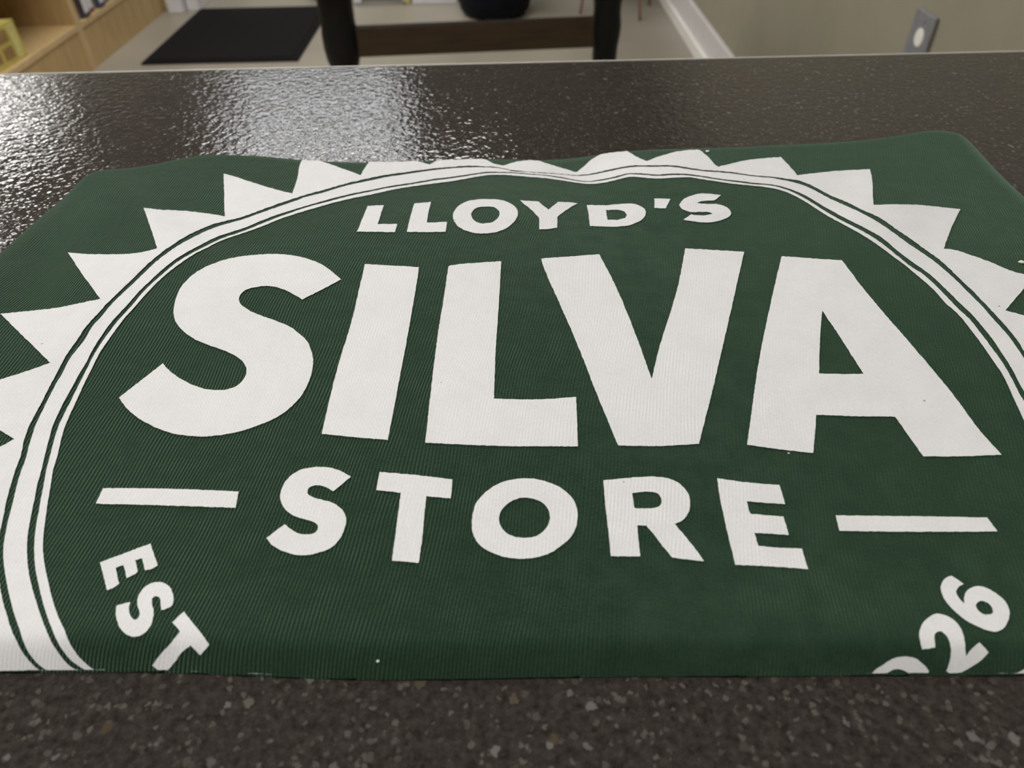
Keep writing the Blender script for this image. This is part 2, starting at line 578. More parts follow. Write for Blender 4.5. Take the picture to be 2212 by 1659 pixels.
U, V = eased(NU), eased(NV)
Lc = sample(side(ia[0], ia[1]), V)
Fc = sample(side(ia[1], ia[2]), U)
Rc = sample(side(ia[2], ia[3])[::-1], V)
Nc = sample(side(ia[3], ia[0])[::-1], U)
uu, vv = np.meshgrid(U, V)
c00, c10, c01, c11 = Nc[0], Nc[-1], Fc[0], Fc[-1]
G = ((1 - vv)[..., None] * Nc[None] + vv[..., None] * Fc[None] + (1 - uu)[..., None] * Lc[:, None] + uu[..., None] * Rc[:, None]
     - ((1 - uu) * (1 - vv))[..., None] * c00 - (uu * (1 - vv))[..., None] * c10
     - ((1 - uu) * vv)[..., None] * c01 - (uu * vv)[..., None] * c11)
gz = np.maximum(hgt(G[..., 0], G[..., 1]), 0.0)
gz[0, :] = gz[-1, :] = 0.0
gz[:, 0] = gz[:, -1] = 0.0
vs = np.c_[G[..., 0].ravel(), G[..., 1].ravel() - ORG[1], gz.ravel() + 0.0002]
fs = [(r * NU + c, r * NU + c + 1, (r + 1) * NU + c + 1, (r + 1) * NU + c) for r in range(NV - 1) for c in range(NU - 1)]
rim = ([c for c in range(NU)] + [r * NU + NU - 1 for r in range(1, NV)] + [(NV - 1) * NU + c for c in range(NU - 2, -1, -1)]
       + [r * NU for r in range(NV - 2, 0, -1)])
fs.append(tuple(rim[::-1]))
me = bpy.data.meshes.new('shirt_body')
me.from_pydata([tuple(v) for v in vs], [], fs)
me.update()
obj('shirt_body', me, M['knit'], shirt, smooth=True, label='dark green ribbed jersey fabric')

# ------------------------------------------------------------------ print on the shirt
CROP = {'S1': (240, 530, 3.858), 'C2': (740, 400, 2.765), 'C3': (1480, 500, 2.765), 'K1': (760, 410, 5.267), 'K2': (1170, 410, 5.267),
        'Q1': (560, 1000, 4.916), 'Q2': (1000, 1010, 5.53), 'Q3': (1290, 1020, 4.608), 'P': (200, 1170, 5.53), 'W': (1852, 1230, 6.144),
        'L7': (0, 1050, 3.95), 'L1': (0, 660, 3.77), 'L2': (130, 330, 4.022), 'L3': (620, 310, 4.424), 'L4': (1080, 300, 4.424),
        'L5': (1540, 260, 3.292), 'L6': (1950, 480, 3.607), 'I': (0, 0, 1.0), 'B3': (1480, 1100, 2.967)}


def pxs(crop, pts):
    x0, y0, s = CROP[crop]
    return [(x0 + p[0] / s, y0 + p[1] / s, len(p) > 2) for p in pts]


def spline(pts, closed=True, step=5.0):
    """Catmull-Rom through the points, sharp at those flagged as corners"""
    n = len(pts)
    out = []
    for i in range(n if closed else n - 1):
        p1, p2 = pts[i], pts[(i + 1) % n]
        a, b = np.array(p1[:2]), np.array(p2[:2])
        p0 = np.array(pts[(i - 1) % n][:2]) if (closed or i > 0) and not p1[2] else a - (b - a)
        p3 = np.array(pts[(i + 2) % n][:2]) if (closed or i < n - 2) and not p2[2] else b + (b - a)
        L = np.hypot(*(b - a))
        m1 = (b - p0) / (np.hypot(*(b - p0)) + 1e-9) * L
        m2 = (p3 - a) / (np.hypot(*(p3 - a)) + 1e-9) * L
        k = max(1, int(L / step))
        for t in np.arange(k) / k:
            h = (2 * t**3 - 3 * t**2 + 1) * a + (t**3 - 2 * t**2 + t) * m1 + (-2 * t**3 + 3 * t**2) * b + (t**3 - t**2) * m2
            out.append((h[0], h[1]))
    if not closed:
        out.append(tuple(pts[-1][:2]))
    return out


rs = np.random.RandomState(3)


def print_part(name, loops, label=None, grid=0.0022, fuzz=0.55):
    """a closed area of screen print laid on the shirt surface; loops of pixels, first outer then holes"""
    W = []
    for lp in loops:
        q = []
        for x, y in lp:
            h = hit(x + rs.uniform(-fuzz, fuzz), y + rs.uniform(-fuzz, fuzz))
            if h is not None and (not q or math.hypot(h[0] - q[-1][0], h[1] - q[-1][1]) > 6e-5):
                q.append(h)
        if len(q) > 2 and math.hypot(q[0][0] - q[-1][0], q[0][1] - q[-1][1]) < 6e-5:
            q.pop()
        W.append(np.array(q))
    verts, edges = [], []
    for q in W:
        o = len(verts)
        verts += [tuple(v) for v in q]
        edges += [(o + i, o + (i + 1) % len(q)) for i in range(len(q))]
    allp = np.vstack(W)
    lo, hi = allp.min(0), allp.max(0)
    X, Y = np.meshgrid(np.arange(lo[0], hi[0], grid), np.arange(lo[1], hi[1], grid))
    g = np.c_[X.ravel(), Y.ravel()]

    def ins(p):
        r = np.zeros(len(p), bool)
        for q in W: r ^= inside(q, p)
        return r
    if len(g):
        g = g[ins(g)]
    if len(g):
        dm = np.full(len(g), 1e9)
        for q in W: dm = np.minimum(dm, edge_dist(q, g))
        g = g[dm > grid * 0.35]
        verts += [tuple(v) for v in g]
    vo, eo, fo, *_ = delaunay_2d_cdt([Vector(v) for v in verts], edges, [], 0, 1e-7)
    vo = np.array([(v.x, v.y) for v in vo])
    tri = np.array([f for f in fo if len(f) == 3])
    keep = ins(vo[tri].mean(1))
    tri = tri[keep]
    e = 0.0007
    z = hgt(vo[:, 0], vo[:, 1])
    nx = -(hgt(vo[:, 0] + e, vo[:, 1]) - hgt(vo[:, 0] - e, vo[:, 1])) / (2 * e)
    ny = -(hgt(vo[:, 0], vo[:, 1] + e) - hgt(vo[:, 0], vo[:, 1] - e)) / (2 * e)
    nx, ny = np.clip(nx, -3, 3), np.clip(ny, -3, 3)
    nl = np.sqrt(nx**2 + ny**2 + 1)
    off = 0.00035
    co = np.c_[vo[:, 0] + off * nx / nl, vo[:, 1] - ORG[1] + off * ny / nl, z + 0.0002 + off / nl]
    used = np.unique(tri)
    remap = -np.ones(len(co), int); remap[used] = np.arange(len(used))
    me = bpy.data.meshes.new(name)
    me.from_pydata([tuple(v) for v in co[used]], [], [tuple(remap[t]) for t in tri])
    me.update()
    if len(me.polygons) and me.polygons[0].normal.z < 0:
        me.flip_normals()
    return obj(name, me, M['print'], shirt, smooth=True, label=label)


c = 1
GLYPHS = [
    ('white letter S of the top word', 'K2', [[(2040, 72, c), (1960, 135, c), (1880, 137), (1800, 147), (1762, 165, c), (1850, 172), (1980, 175), (2080, 200), (2140, 240), (2155, 280), (2125, 325), (2030, 360), (1930, 382), (1830, 385), (1720, 373), (1610, 352, c), (1700, 290, c), (1760, 303), (1850, 302), (1920, 292), (1942, 282, c), (1900, 268), (1830, 264), (1750, 268), (1670, 262), (1600, 230), (1565, 185), (1590, 140), (1650, 100), (1740, 68), (1830, 55), (1930, 60)]]),
    ('white first letter L of the top word', 'K1', [[(180, 197, c), (365, 188, c), (330, 300), (295, 405, c), (520, 402, c), (507, 450), (493, 497, c), (270, 492), (58, 490, c), (90, 420), (130, 320)]]),
    ('white second letter L of the top word', 'K1', [[(710, 170, c), (900, 150, c), (875, 270), (852, 387, c), (970, 383), (1085, 380, c), (1075, 440), (1065, 492, c), (850, 494), (627, 493, c), (645, 410), (680, 280)]]),
    ('white letter O of the top word', 'K1', [[(1550, 117), (1700, 130), (1800, 165), (1870, 220), (1888, 285), (1860, 360), (1790, 430), (1690, 480), (1570, 505), (1470, 510), (1350, 495), (1250, 455), (1180, 395), (1150, 310), (1175, 240), (1240, 180), (1330, 140), (1430, 122)],
                                              [(1520, 205), (1610, 207), (1660, 235), (1682, 290), (1660, 340), (1600, 380), (1490, 397), (1420, 380), (1370, 335), (1358, 280), (1385, 240), (1440, 213)]]),
    ('white letter Y of the top word', 'I', [[(1123.2, 435.3, c), (1163.5, 437.9, c), (1184.8, 455.6, c), (1205, 438.9, c), (1226, 439.5), (1247.5, 441.3, c), (1227, 453.6), (1211, 465), (1203.8, 470.8, c), (1203.8, 483), (1203.8, 494.5, c), (1185, 497), (1165.3, 498.3, c), (1164.6, 485), (1164.4, 472.7, c), (1149, 457.5), (1132, 443)]]),
    ('white letter D of the top word', 'K2', [[(515, 185, c), (700, 190), (900, 175), (1050, 175), (1140, 205), (1185, 265), (1160, 335), (1090, 380), (1000, 415), (850, 433), (700, 430), (550, 425, c), (535, 310)],
                                              [(730, 245, c), (870, 243), (940, 260), (970, 295), (950, 330), (890, 350), (830, 355), (748, 355, c)]]),
    ('white apostrophe of the top word', 'K2', [[(1280, 110, c), (1462, 118, c), (1410, 222, c), (1345, 224), (1278, 218, c), (1286, 165)]]),
    ('large white letter S', 'S1', [[(1920, 295, c), (1840, 225), (1740, 160), (1620, 115), (1500, 90), (1350, 82), (1200, 90), (1050, 108), (900, 145), (760, 205), (660, 275), (590, 355), (545, 450), (525, 560), (540, 640), (590, 710), (690, 785), (800, 835), (900, 870), (1000, 910), (1075, 955), (1120, 1005), (1133, 1060), (1115, 1115), (1070, 1165), (1010, 1200), (920, 1215), (800, 1208), (690, 1175), (590, 1125), (500, 1060), (435, 993, c), (72, 1278, c), (120, 1350), (200, 1425), (310, 1495), (430, 1550), (560, 1585), (740, 1603), (900, 1593), (1070, 1562), (1230, 1510), (1390, 1440), (1510, 1350), (1600, 1245), (1660, 1120), (1688, 985), (1670, 880), (1630, 800), (1570, 745), (1490, 685), (1370, 635), (1240, 590), (1150, 548), (1085, 500), (1067, 460), (1085, 415), (1130, 380), (1210, 357), (1320, 350), (1420, 370), (1510, 410), (1595, 463, c)]]),
    ('large white letter I', 'I', [[(788.8, 573, c), (905.3, 579.7, c), (899, 624), (877.4, 747), (859, 845), (838.4, 953.3, c), (767, 947), (695.4, 939.5, c), (714, 859), (732.5, 787), (760, 696), (776, 628)]]),
    ('large white letter L', 'I', [[(968.6, 577.2, c), (993, 572.9), (1082.9, 567, c), (1078, 653), (1071, 761.7), (1067.3, 864, c), (1156, 865.5), (1244.5, 860.4, c), (1246.3, 913.6), (1248, 966.7, c), (1083.6, 966), (919, 958.8, c), (931.7, 841), (946, 725.5), (960.6, 635)]]),
    ('large white letter V', 'I', [[(1168.6, 561, c), (1295, 552, c), (1333, 627.8), (1373, 725.5), (1407.3, 820.6, c), (1423.5, 754.4), (1463, 624), (1480, 539, c), (1607.3, 546.3, c), (1566.8, 724), (1538, 847), (1509, 961, c), (1427, 966), (1335, 965, c), (1289.7, 855.7), (1242.7, 736), (1203, 646), (1177.6, 588)]]),
    ('large white letter A', 'C3', [[(575, 155, c), (935, 180, c), (1100, 395), (1350, 685), (1600, 985), (1750, 1190), (1885, 1340, c), (1650, 1350), (1418, 1350, c), (1340, 1240), (1250, 1113, c), (1000, 1110), (780, 1102, c), (773, 1210), (762, 1330, c), (560, 1308), (367, 1280, c), (395, 1080), (430, 830), (480, 570), (540, 300)],
                                    [(817, 480, c), (930, 650), (1062, 857, c), (930, 858), (798, 855, c), (803, 650)]]),
    ('white letter S of the lower word', 'Q1', [[(978, 158, c), (790, 315, c), (720, 272), (650, 250), (570, 258), (520, 290), (515, 335), (560, 370), (660, 400), (770, 430), (860, 485), (915, 560), (925, 640), (900, 740), (850, 830), (770, 910), (650, 960), (520, 990), (380, 985), (260, 950), (150, 890), (80, 810, c), (275, 662, c), (340, 715), (430, 762), (520, 770), (600, 750), (630, 700), (610, 655), (540, 625), (430, 595), (340, 555), (270, 490), (230, 400), (240, 300), (290, 200), (370, 125), (480, 75), (620, 55), (760, 65), (880, 105)]]),
    ('white letter T of the lower word', 'Q1', [[(1282, 108, c), (1650, 140), (2053, 187, c), (2045, 290), (2035, 390, c), (1900, 378), (1778, 365, c), (1755, 560), (1735, 800), (1695, 1073, c), (1560, 1062), (1412, 1050, c), (1450, 760), (1480, 530), (1505, 330, c), (1380, 315), (1245, 302, c), (1262, 200)]]),
    ('white letter O of the lower word', 'Q2', [[(760, 143), (900, 155), (1050, 200), (1190, 270), (1300, 375), (1355, 480), (1370, 580), (1350, 720), (1290, 840), (1180, 940), (1050, 1030), (900, 1080), (700, 1103), (520, 1085), (360, 1035), (220, 955), (135, 840), (108, 700), (120, 560), (170, 420), (270, 310), (400, 220), (550, 165)],
                                                [(760, 375), (870, 395), (960, 440), (1020, 520), (1038, 620), (1010, 710), (940, 790), (850, 840), (720, 852), (600, 835), (510, 785), (450, 705), (433, 620), (460, 530), (530, 450), (640, 390)]]),
    ('white letter R of the lower word', 'Q3', [[(60, 90, c), (250, 75), (400, 60), (550, 55), (700, 72), (800, 115), (880, 190), (918, 270), (918, 370), (885, 450), (830, 500), (770, 528, c), (880, 660), (970, 770), (1063, 898, c), (900, 882), (745, 863, c), (650, 750), (570, 640), (485, 543, c), (395, 540, c), (405, 640), (427, 848, c), (280, 850), (133, 848, c), (110, 600), (80, 350)],
                                                [(345, 222, c), (450, 208), (560, 210), (620, 245), (640, 295), (620, 345), (550, 368), (450, 372), (370, 370, c)]]),
    ('white letter E of the lower word', 'Q3', [[(1190, 72, c), (1500, 115), (1810, 140, c), (1868, 328, c), (1680, 318), (1483, 300, c), (1518, 425, c), (1690, 440), (1850, 452, c), (1903, 637, c), (1730, 625), (1563, 618, c), (1597, 745, c), (1810, 763), (2030, 773, c), (2095, 977, c), (1730, 950), (1370, 933, c), (1280, 560), (1220, 270)]]),
    ('white letter E running along the ring', 'P', [[(97, 262, c), (700, 37, c), (745, 170), (788, 300, c), (700, 345), (632, 355, c), (618, 280), (598, 213, c), (518, 235, c), (535, 310), (548, 375, c), (490, 415), (415, 450, c), (400, 370), (375, 293, c), (287, 325, c), (300, 400), (328, 515, c), (260, 565), (180, 597, c), (145, 450)]]),
    ('white letter S running along the ring', 'P', [[(297, 775, c), (460, 735, c), (443, 800), (455, 880), (510, 948), (560, 915), (572, 850), (545, 770), (550, 680), (600, 590), (690, 520), (790, 495), (880, 515), (945, 580), (975, 680), (965, 770), (930, 800), (830, 833, c), (822, 750), (805, 680), (760, 662), (718, 695), (722, 760), (740, 850), (730, 930), (690, 1040), (600, 1120), (520, 1145), (430, 1125), (350, 1060), (300, 950), (287, 850)]]),
    ('white letter T running along the ring', 'P', [[(1100, 850, c), (1200, 980), (1310, 1110), (1408, 1237, c), (1297, 1355, c), (1240, 1300), (1183, 1243, c), (1080, 1320), (1000, 1430), (885, 1560, c), (800, 1530), (725, 1478, c), (830, 1340), (940, 1220), (1055, 1085, c), (1010, 1030), (962, 978, c), (1030, 910)]]),
    ('white numeral 6 running along the ring', 'W', [[(1240, 98, c), (1320, 150), (1400, 212, c), (1330, 250), (1297, 300), (1320, 370), (1405, 470, c), (1410, 370), (1440, 300), (1500, 260), (1600, 238), (1720, 270), (1850, 350), (1950, 440), (2005, 560), (1995, 680), (1940, 780), (1850, 840), (1750, 835), (1620, 790), (1480, 720), (1350, 630), (1220, 510), (1140, 400), (1095, 290), (1110, 200), (1165, 130)],
                                                     [(1660, 435), (1730, 470), (1785, 540), (1790, 590), (1730, 615), (1650, 605), (1580, 545), (1563, 480), (1595, 445)]]),
    ('white numeral 2 running along the ring', 'W', [[(845, 1065, c), (935, 1055), (1020, 1040, c), (1015, 960), (1010, 880), (1070, 835), (1140, 860), (1200, 950), (1225, 1060), (1215, 1200), (1165, 1350, c), (1230, 1385, c), (1380, 1355), (1500, 1290), (1620, 1210), (1730, 1105, c), (1665, 1035), (1600, 975, c), (1510, 1050), (1425, 1150, c), (1415, 1020), (1395, 880), (1330, 750), (1230, 660), (1120, 615), (1010, 610), (900, 680), (840, 760), (812, 850), (820, 960)]]),
    ('white numeral cut off by the front fold', 'W', [[(135, 1408, c), (230, 1330), (350, 1250), (480, 1180), (620, 1158), (750, 1180), (860, 1260), (930, 1340), (930, 1412, c), (690, 1412, c), (650, 1360), (560, 1322), (480, 1325), (410, 1350), (375, 1408, c)]]),
]
for lab, crop, loops in GLYPHS:
    print_part('printed_letter', [spline(pxs(crop, lp)) for lp in loops], lab)
print_part('printed_dash', [spline(pxs('I', [(224.5, 1057, c), (360, 1058), (517.2, 1064.2, c), (510, 1099.5, c), (360, 1094.5), (208.5, 1090.5, c)]))], 'white dash left of the lower word')
print_part('printed_dash', [spline(pxs('B3', [(960, 47, c), (1400, 52), (1930, 60, c), (1997, 150, c), (1500, 152), (985, 147, c)]))], 'white dash right of the lower word')
print_part('printed_mark', [spline(pxs('P', [(1845, 1588, c), (1900, 1583), (2000, 1591), (2140, 1612, c), (2000, 1616), (1850, 1606, c)]), step=3)], 'sliver of white print at the front fold', grid=0.001, fuzz=0.2)
print_part('printed_mark', [spline(pxs('P', [(1150, 1588, c), (1200, 1566), (1268, 1562, c), (1210, 1580)]), step=3)], 'tiny sliver of white print at the front fold', grid=0.001, fuzz=0.2)

# ring of the badge: five boundary curves A..E from the outside in
RING = {
    'A': {'L7': [(425, 1590), (340, 1560), (265, 1495), (200, 1410), (150, 1320), (105, 1230), (70, 1120), (35, 1000), (8, 860), (-6, 740), (-8, 600), (-2, 470), (15, 370), (38, 270), (62, 140), (100, 0)],
          'L1': [(125, 1370), (160, 1280), (185, 1200), (200, 1120), (240, 1000), (290, 900), (350, 790), (410, 670), (470, 560), (520, 460), (570, 380), (640, 280), (700, 190), (780, 100), (870, 0)],
          'L2': [(520, 1215), (610, 1130), (700, 1040), (790, 955), (880, 880), (980, 810), (1090, 740), (1200, 685), (1320, 635), (1430, 605), (1560, 575), (1700, 525), (1850, 470), (2010, 415), (2110, 382)],
          'L3': [(350, 455), (560, 395), (750, 350), (950, 310), (1150, 282), (1350, 255), (1550, 235), (1750, 222), (1950, 232), (2050, 243), (2130, 262)],
          'L4': [(100, 308), (250, 322), (400, 332), (560, 342), (700, 355), (830, 350), (950, 325), (1080, 298), (1200, 272), (1300, 263), (1450, 263), (1600, 262), (1700, 270), (1850, 295), (2000, 312), (2100, 318)],
          'L5': [(150, 378), (300, 400), (420, 408), (530, 425), (620, 440), (720, 480), (830, 540), (950, 590), (1060, 645), (1180, 700), (1290, 775), (1400, 850), (1510, 930), (1620, 1010)],
          'L6': [(440, 450), (550, 555), (650, 660), (740, 755), (840, 870), (900, 950), (945, 1025)],
          'I': [(2290, 875), (2340, 1000), (2370, 1150), (2362, 1300), (2325, 1410), (2285, 1470)]},
    'B': {'L7': [(455, 1596), (380, 1550), (320, 1500), (250, 1410), (200, 1300), (165, 1200), (130, 1100), (95, 970), (75, 880), (50, 740), (38, 620), (40, 500), (60, 390), (85, 270), (110, 180), (152, 0)],
          'L1': [(175, 1370), (215, 1260), (240, 1160), (265, 1080), (290, 1000), (340, 890), (400, 770), (460, 650), (520, 550), (570, 450), (630, 370), (700, 280), (750, 190), (830, 100), (912, 0)],
          'L2': [(560, 1220), (660, 1125), (750, 1040), (840, 955), (930, 885), (1030, 815), (1140, 755), (1250, 700), (1360, 655), (1480, 620), (1600, 585), (1740, 535), (1880, 485), (2040, 430), (2130, 395)],
          'L3': [(350, 480), (560, 415), (750, 375), (950, 332), (1150, 302), (1350, 272), (1550, 250), (1750, 238), (1950, 240), (2050, 250), (2130, 268)],
          'L4': [(100, 318), (250, 328), (400, 338), (560, 348), (700, 362), (830, 360), (950, 340), (1080, 312), (1200, 288), (1300, 278), (1450, 277), (1600, 276), (1700, 285), (1850, 308), (2000, 325), (2100, 330)],
          'L5': [(150, 388), (300, 408), (420, 418), (520, 437), (610, 460), (710, 500), (820, 560), (930, 610), (1040, 660), (1160, 725), (1270, 800), (1380, 880), (1490, 955), (1600, 1035)],
          'L6': [(410, 460), (510, 560), (610, 660), (710, 775), (810, 885), (880, 980), (945, 1080)],
          'I': [(2275, 880), (2325, 1010), (2352, 1150), (2345, 1290), (2310, 1400), (2270, 1468)]},
    'C': {'L7': [(710, 1580), (650, 1560), (600, 1530), (530, 1450), (460, 1350), (400, 1230), (350, 1100), (310, 970), (275, 850), (250, 720), (240, 600), (240, 480), (255, 360), (280, 230), (305, 110), (325, 0)],
          'L1': [(345, 1350), (370, 1240), (400, 1120), (430, 1010), (470, 910), (530, 790), (590, 680), (650, 570), (710, 470), (760, 370), (830, 260), (900, 160), (970, 80), (1045, 0)],
          'L2': [(690, 1215), (780, 1130), (870, 1045), (960, 970), (1060, 900), (1160, 845), (1270, 785), (1380, 735), (1500, 695), (1620, 655), (1740, 605), (1870, 555), (2010, 510), (2110, 480)],
          'L3': [(380, 550), (600, 495), (800, 455), (1000, 415), (1200, 385), (1400, 350), (1600, 325), (1800, 295), (1930, 280), (2060, 283)],
          'L4': [(150, 332), (300, 345), (450, 357), (600, 378), (720, 402), (830, 415), (930, 405), (1050, 382), (1150, 357), (1230, 340), (1350, 340), (1500, 352), (1650, 342), (1800, 348), (1950, 368), (2100, 392)],
          'L5': [(150, 435), (300, 453), (420, 465), (520, 488), (620, 525), (720, 580), (830, 645), (950, 710), (1070, 770), (1200, 845), (1320, 945), (1420, 1020), (1540, 1105)],
          'L6': [(330, 530), (440, 640), (550, 745), (620, 830), (700, 930), (780, 1050), (850, 1160), (900, 1260), (945, 1340)],
          'I': [(2262, 950), (2300, 1080), (2312, 1220), (2300, 1340), (2270, 1425), (2232, 1466)]},
    'D': {'L7': [(775, 1588), (700, 1545), (620, 1490), (560, 1420), (500, 1330), (440, 1200), (400, 1090), (365, 970), (335, 840), (310, 710), (300, 580), (303, 470), (315, 350), (338, 230), (358, 110), (380, 0)],
          'L1': [(385, 1340), (420, 1210), (445, 1110), (480, 1000), (530, 890), (590, 770), (650, 650), (710, 530), (760, 430), (820, 330), (890, 230), (960, 140), (1080, 8)],
          'L2': [(730, 1215), (820, 1130), (910, 1050), (1000, 975), (1100, 910), (1200, 855), (1310, 800), (1420, 750), (1540, 710), (1660, 665), (1780, 615), (1910, 565), (2050, 515), (2150, 482)],
          'L3': [(380, 570), (600, 512), (800, 470), (1000, 430), (1200, 400), (1400, 365), (1600, 340), (1800, 308), (1930, 292), (2060, 292)],
          'L4': [(150, 341), (300, 352), (450, 365), (600, 388), (720, 410), (830, 422), (930, 415), (1050, 395), (1150, 372), (1230, 350), (1350, 352), (1500, 365), (1650, 357), (1800, 360), (1950, 380), (2100, 402)],
          'L5': [(150, 445), (300, 463), (420, 473), (510, 497), (610, 540), (710, 600), (820, 668), (930, 730), (1050, 790), (1180, 870), (1300, 965), (1400, 1045), (1500, 1110)],
          'L6': [(310, 560), (420, 675), (520, 770), (600, 870), (690, 990), (770, 1100), (850, 1240), (900, 1340), (945, 1420)],
          'I': [(2250, 965), (2283, 1090), (2292, 1220), (2280, 1330), (2255, 1410), (2212, 1453), (2180, 1463)]},
    'E': {'L7': [(885, 1590), (820, 1570), (750, 1520), (680, 1450), (610, 1350), (555, 1230), (500, 1110), (450, 960), (420, 830), (390, 690), (375, 560), (378, 440), (390, 330), (405, 220), (420, 120), (440, 0)],
          'L1': [(440, 1350), (480, 1210), (500, 1120), (530, 1010), (580, 890), (640, 760), (700, 630), (760, 510), (820, 390), (890, 290), (960, 190), (1030, 100), (1120, 0)],
          'L2': [(780, 1205), (870, 1115), (970, 1030), (1070, 955), (1180, 885), (1290, 830), (1400, 775), (1540, 725), (1660, 685), (1780, 640), (1900, 590), (2030, 545), (2130, 515)],
          'L3': [(400, 590), (600, 540), (800, 500), (1000, 455), (1200, 420), (1400, 393), (1600, 367), (1800, 330), (1930, 312), (2060, 310)],
          'L4': [(150, 362), (300, 375), (450, 388), (600, 408), (720, 428), (830, 440), (930, 437), (1050, 418), (1150, 392), (1250, 372), (1350, 378), (1500, 390), (1650, 382), (1800, 378), (1950, 400), (2100, 422)],
          'L5': [(150, 460), (300, 475), (420, 490), (510, 515), (600, 555), (700, 615), (800, 680), (900, 735), (1020, 800), (1140, 875), (1250, 955), (1370, 1045)],
          'L6': [(230, 530), (330, 640), (430, 730), (520, 840), (610, 960), (700, 1090), (780, 1210), (840, 1340), (890, 1450), (945, 1570)],
          'I': [(2245, 1010), (2270, 1120), (2275, 1230), (2262, 1330), (2240, 1400), (2212, 1443), (2158, 1463)]},
}
CURVE = {}
for k, segs in RING.items():
    pts = []
    for crop in ('L7', 'L1', 'L2', 'L3', 'L4', 'L5', 'L6', 'I'):
        pts += pxs(crop, segs[crop])
    CURVE[k] = spline(pts, closed=False, step=5)
TEETH = [(106, 1454, c), (40, 1455, c), (-60, 1440, c), (-150, 1330, c), (-70, 1350), (-8, 1372, c), (-90, 1290), (-175, 1195, c), (-90, 1170), (-24, 1152, c), (-80, 1100), (-150, 1040, c), (-60, 995), (0, 969), (33, 951, c),
         (0, 930.6), (-109, 863, c), (-50, 839), (0, 823), (60, 804), (110, 786, c), (55.7, 733), (2, 680, c), (64, 674.6), (119, 668), (156.5, 661),
         (218, 648, c), (180, 596), (148, 548, c), (180, 551), (229.5, 552), (279, 551), (314, 546), (341, 539, c), (326.4, 494), (311, 451, c),
         (341, 455), (401, 458), (443, 463), (486, 469.7, c), (485, 424), (484, 377.7, c), (503, 382), (547.7, 397), (590, 409.6), (632, 420.8, c),
         (642.6, 387), (648, 357.5), (657, 345), (678.8, 345.5), (694.6, 350.7), (726, 361), (755.6, 372), (779, 380.5, c), (789.5, 363), (798.6, 352),
         (808, 348), (846, 348), (886.7, 347.5), (902.5, 350.7), (928.5, 357.5, c), (945.5, 348), (963.6, 344.5), (999.7, 343.5), (1033.7, 342.5), (1045, 345),
         (1063, 354), (1085.5, 360.3, c), (1120.7, 350.9), (1158, 348.5), (1181.7, 355.4), (1215.6, 365.6), (1243.9, 374.6, c), (1260.8, 362), (1279, 346),
         (1301.5, 334), (1324, 326), (1342, 325), (1360, 331.6), (1378, 342), (1396.5, 350, c), (1419, 342), (1464, 329.4), (1505, 325.5), (1511.7, 327),
         (1530, 342), (1543, 356.5), (1551.5, 362.4, c), (1616, 348), (1685.8, 341.4, c), (1704, 360), (1722, 381, c), (1795, 372.4), (1878.7, 367.8, c),
         (1883, 387.6), (1885.7, 445.3, c), (1935, 443.8), (1995.6, 446), (2073, 454.4, c), (2053, 497), (2037.6, 539.5, c), (2062.5, 542.5), (2093, 552.5),
         (2141.5, 570), (2184, 588), (2233, 600, c), (2212, 624), (2170.4, 673, c), (2212, 684.6), (2290, 712), (2360, 745, c), (2310, 790), (2266, 838, c),
         (2340, 875), (2440, 940, c), (2385, 985), (2332, 1035, c), (2400, 1090), (2490, 1180, c), (2420, 1210), (2372, 1240, c), (2420, 1310), (2470, 1400, c), (2400, 1410), (2330, 1440, c)]
teeth = spline(pxs('I', [t if len(t) > 2 else (t[0], t[1]) for t in TEETH]), closed=False, step=5)
print_part('printed_badge_teeth', [teeth + CURVE['A'][::-1]], 'white saw toothed rim of the printed badge')
print_part('printed_ring_band', [CURVE['B'] + CURVE['C'][::-1]], 'white band of the badge ring', fuzz=0.35)
print_part('printed_ring_line', [CURVE['D'] + CURVE['E'][::-1]], 'thin white inner line of the badge ring', fuzz=0.35)

# specks of lint caught on the fabric
for px, py, r in ((1528, 329.5, 0.0009), (2205, 569, 0.0010), (817, 1431, 0.00035), (1703, 982, 0.0003)):
    h = hit(px, py)
    bm = bmesh.new()
    bmesh.ops.create_icosphere(bm, subdivisions=2, radius=r)
    for v in bm.verts:
        v.co = Vector((v.co.x * random.uniform(.9, 1.3), v.co.y * random.uniform(.8, 1.1), v.co.z * 0.5)) \
            + Vector((h[0], h[1] - ORG[1], float(hgt(h[0], h[1])) + 0.0006))
    obj('lint_speck', bm, M['lint'], shirt, smooth=True)

# ------------------------------------------------------------------ floor mat
fm = empty('floor_mat', (-1.325, 4.01, 0), 'black rectangular rubber backed mat lying on the shop floor', 'floor mat')
bm = box(-.365, .365, -.455, .46, 0.0005, 0.010, 0.003)
obj('mat_border', bm, M['mat'], fm)
obj('mat_pile', box(-.335, .335, -.425, .43, 0.010, 0.014, 0.002), M['mat'], fm)

# ------------------------------------------------------------------ bookcases
SX = -1.886


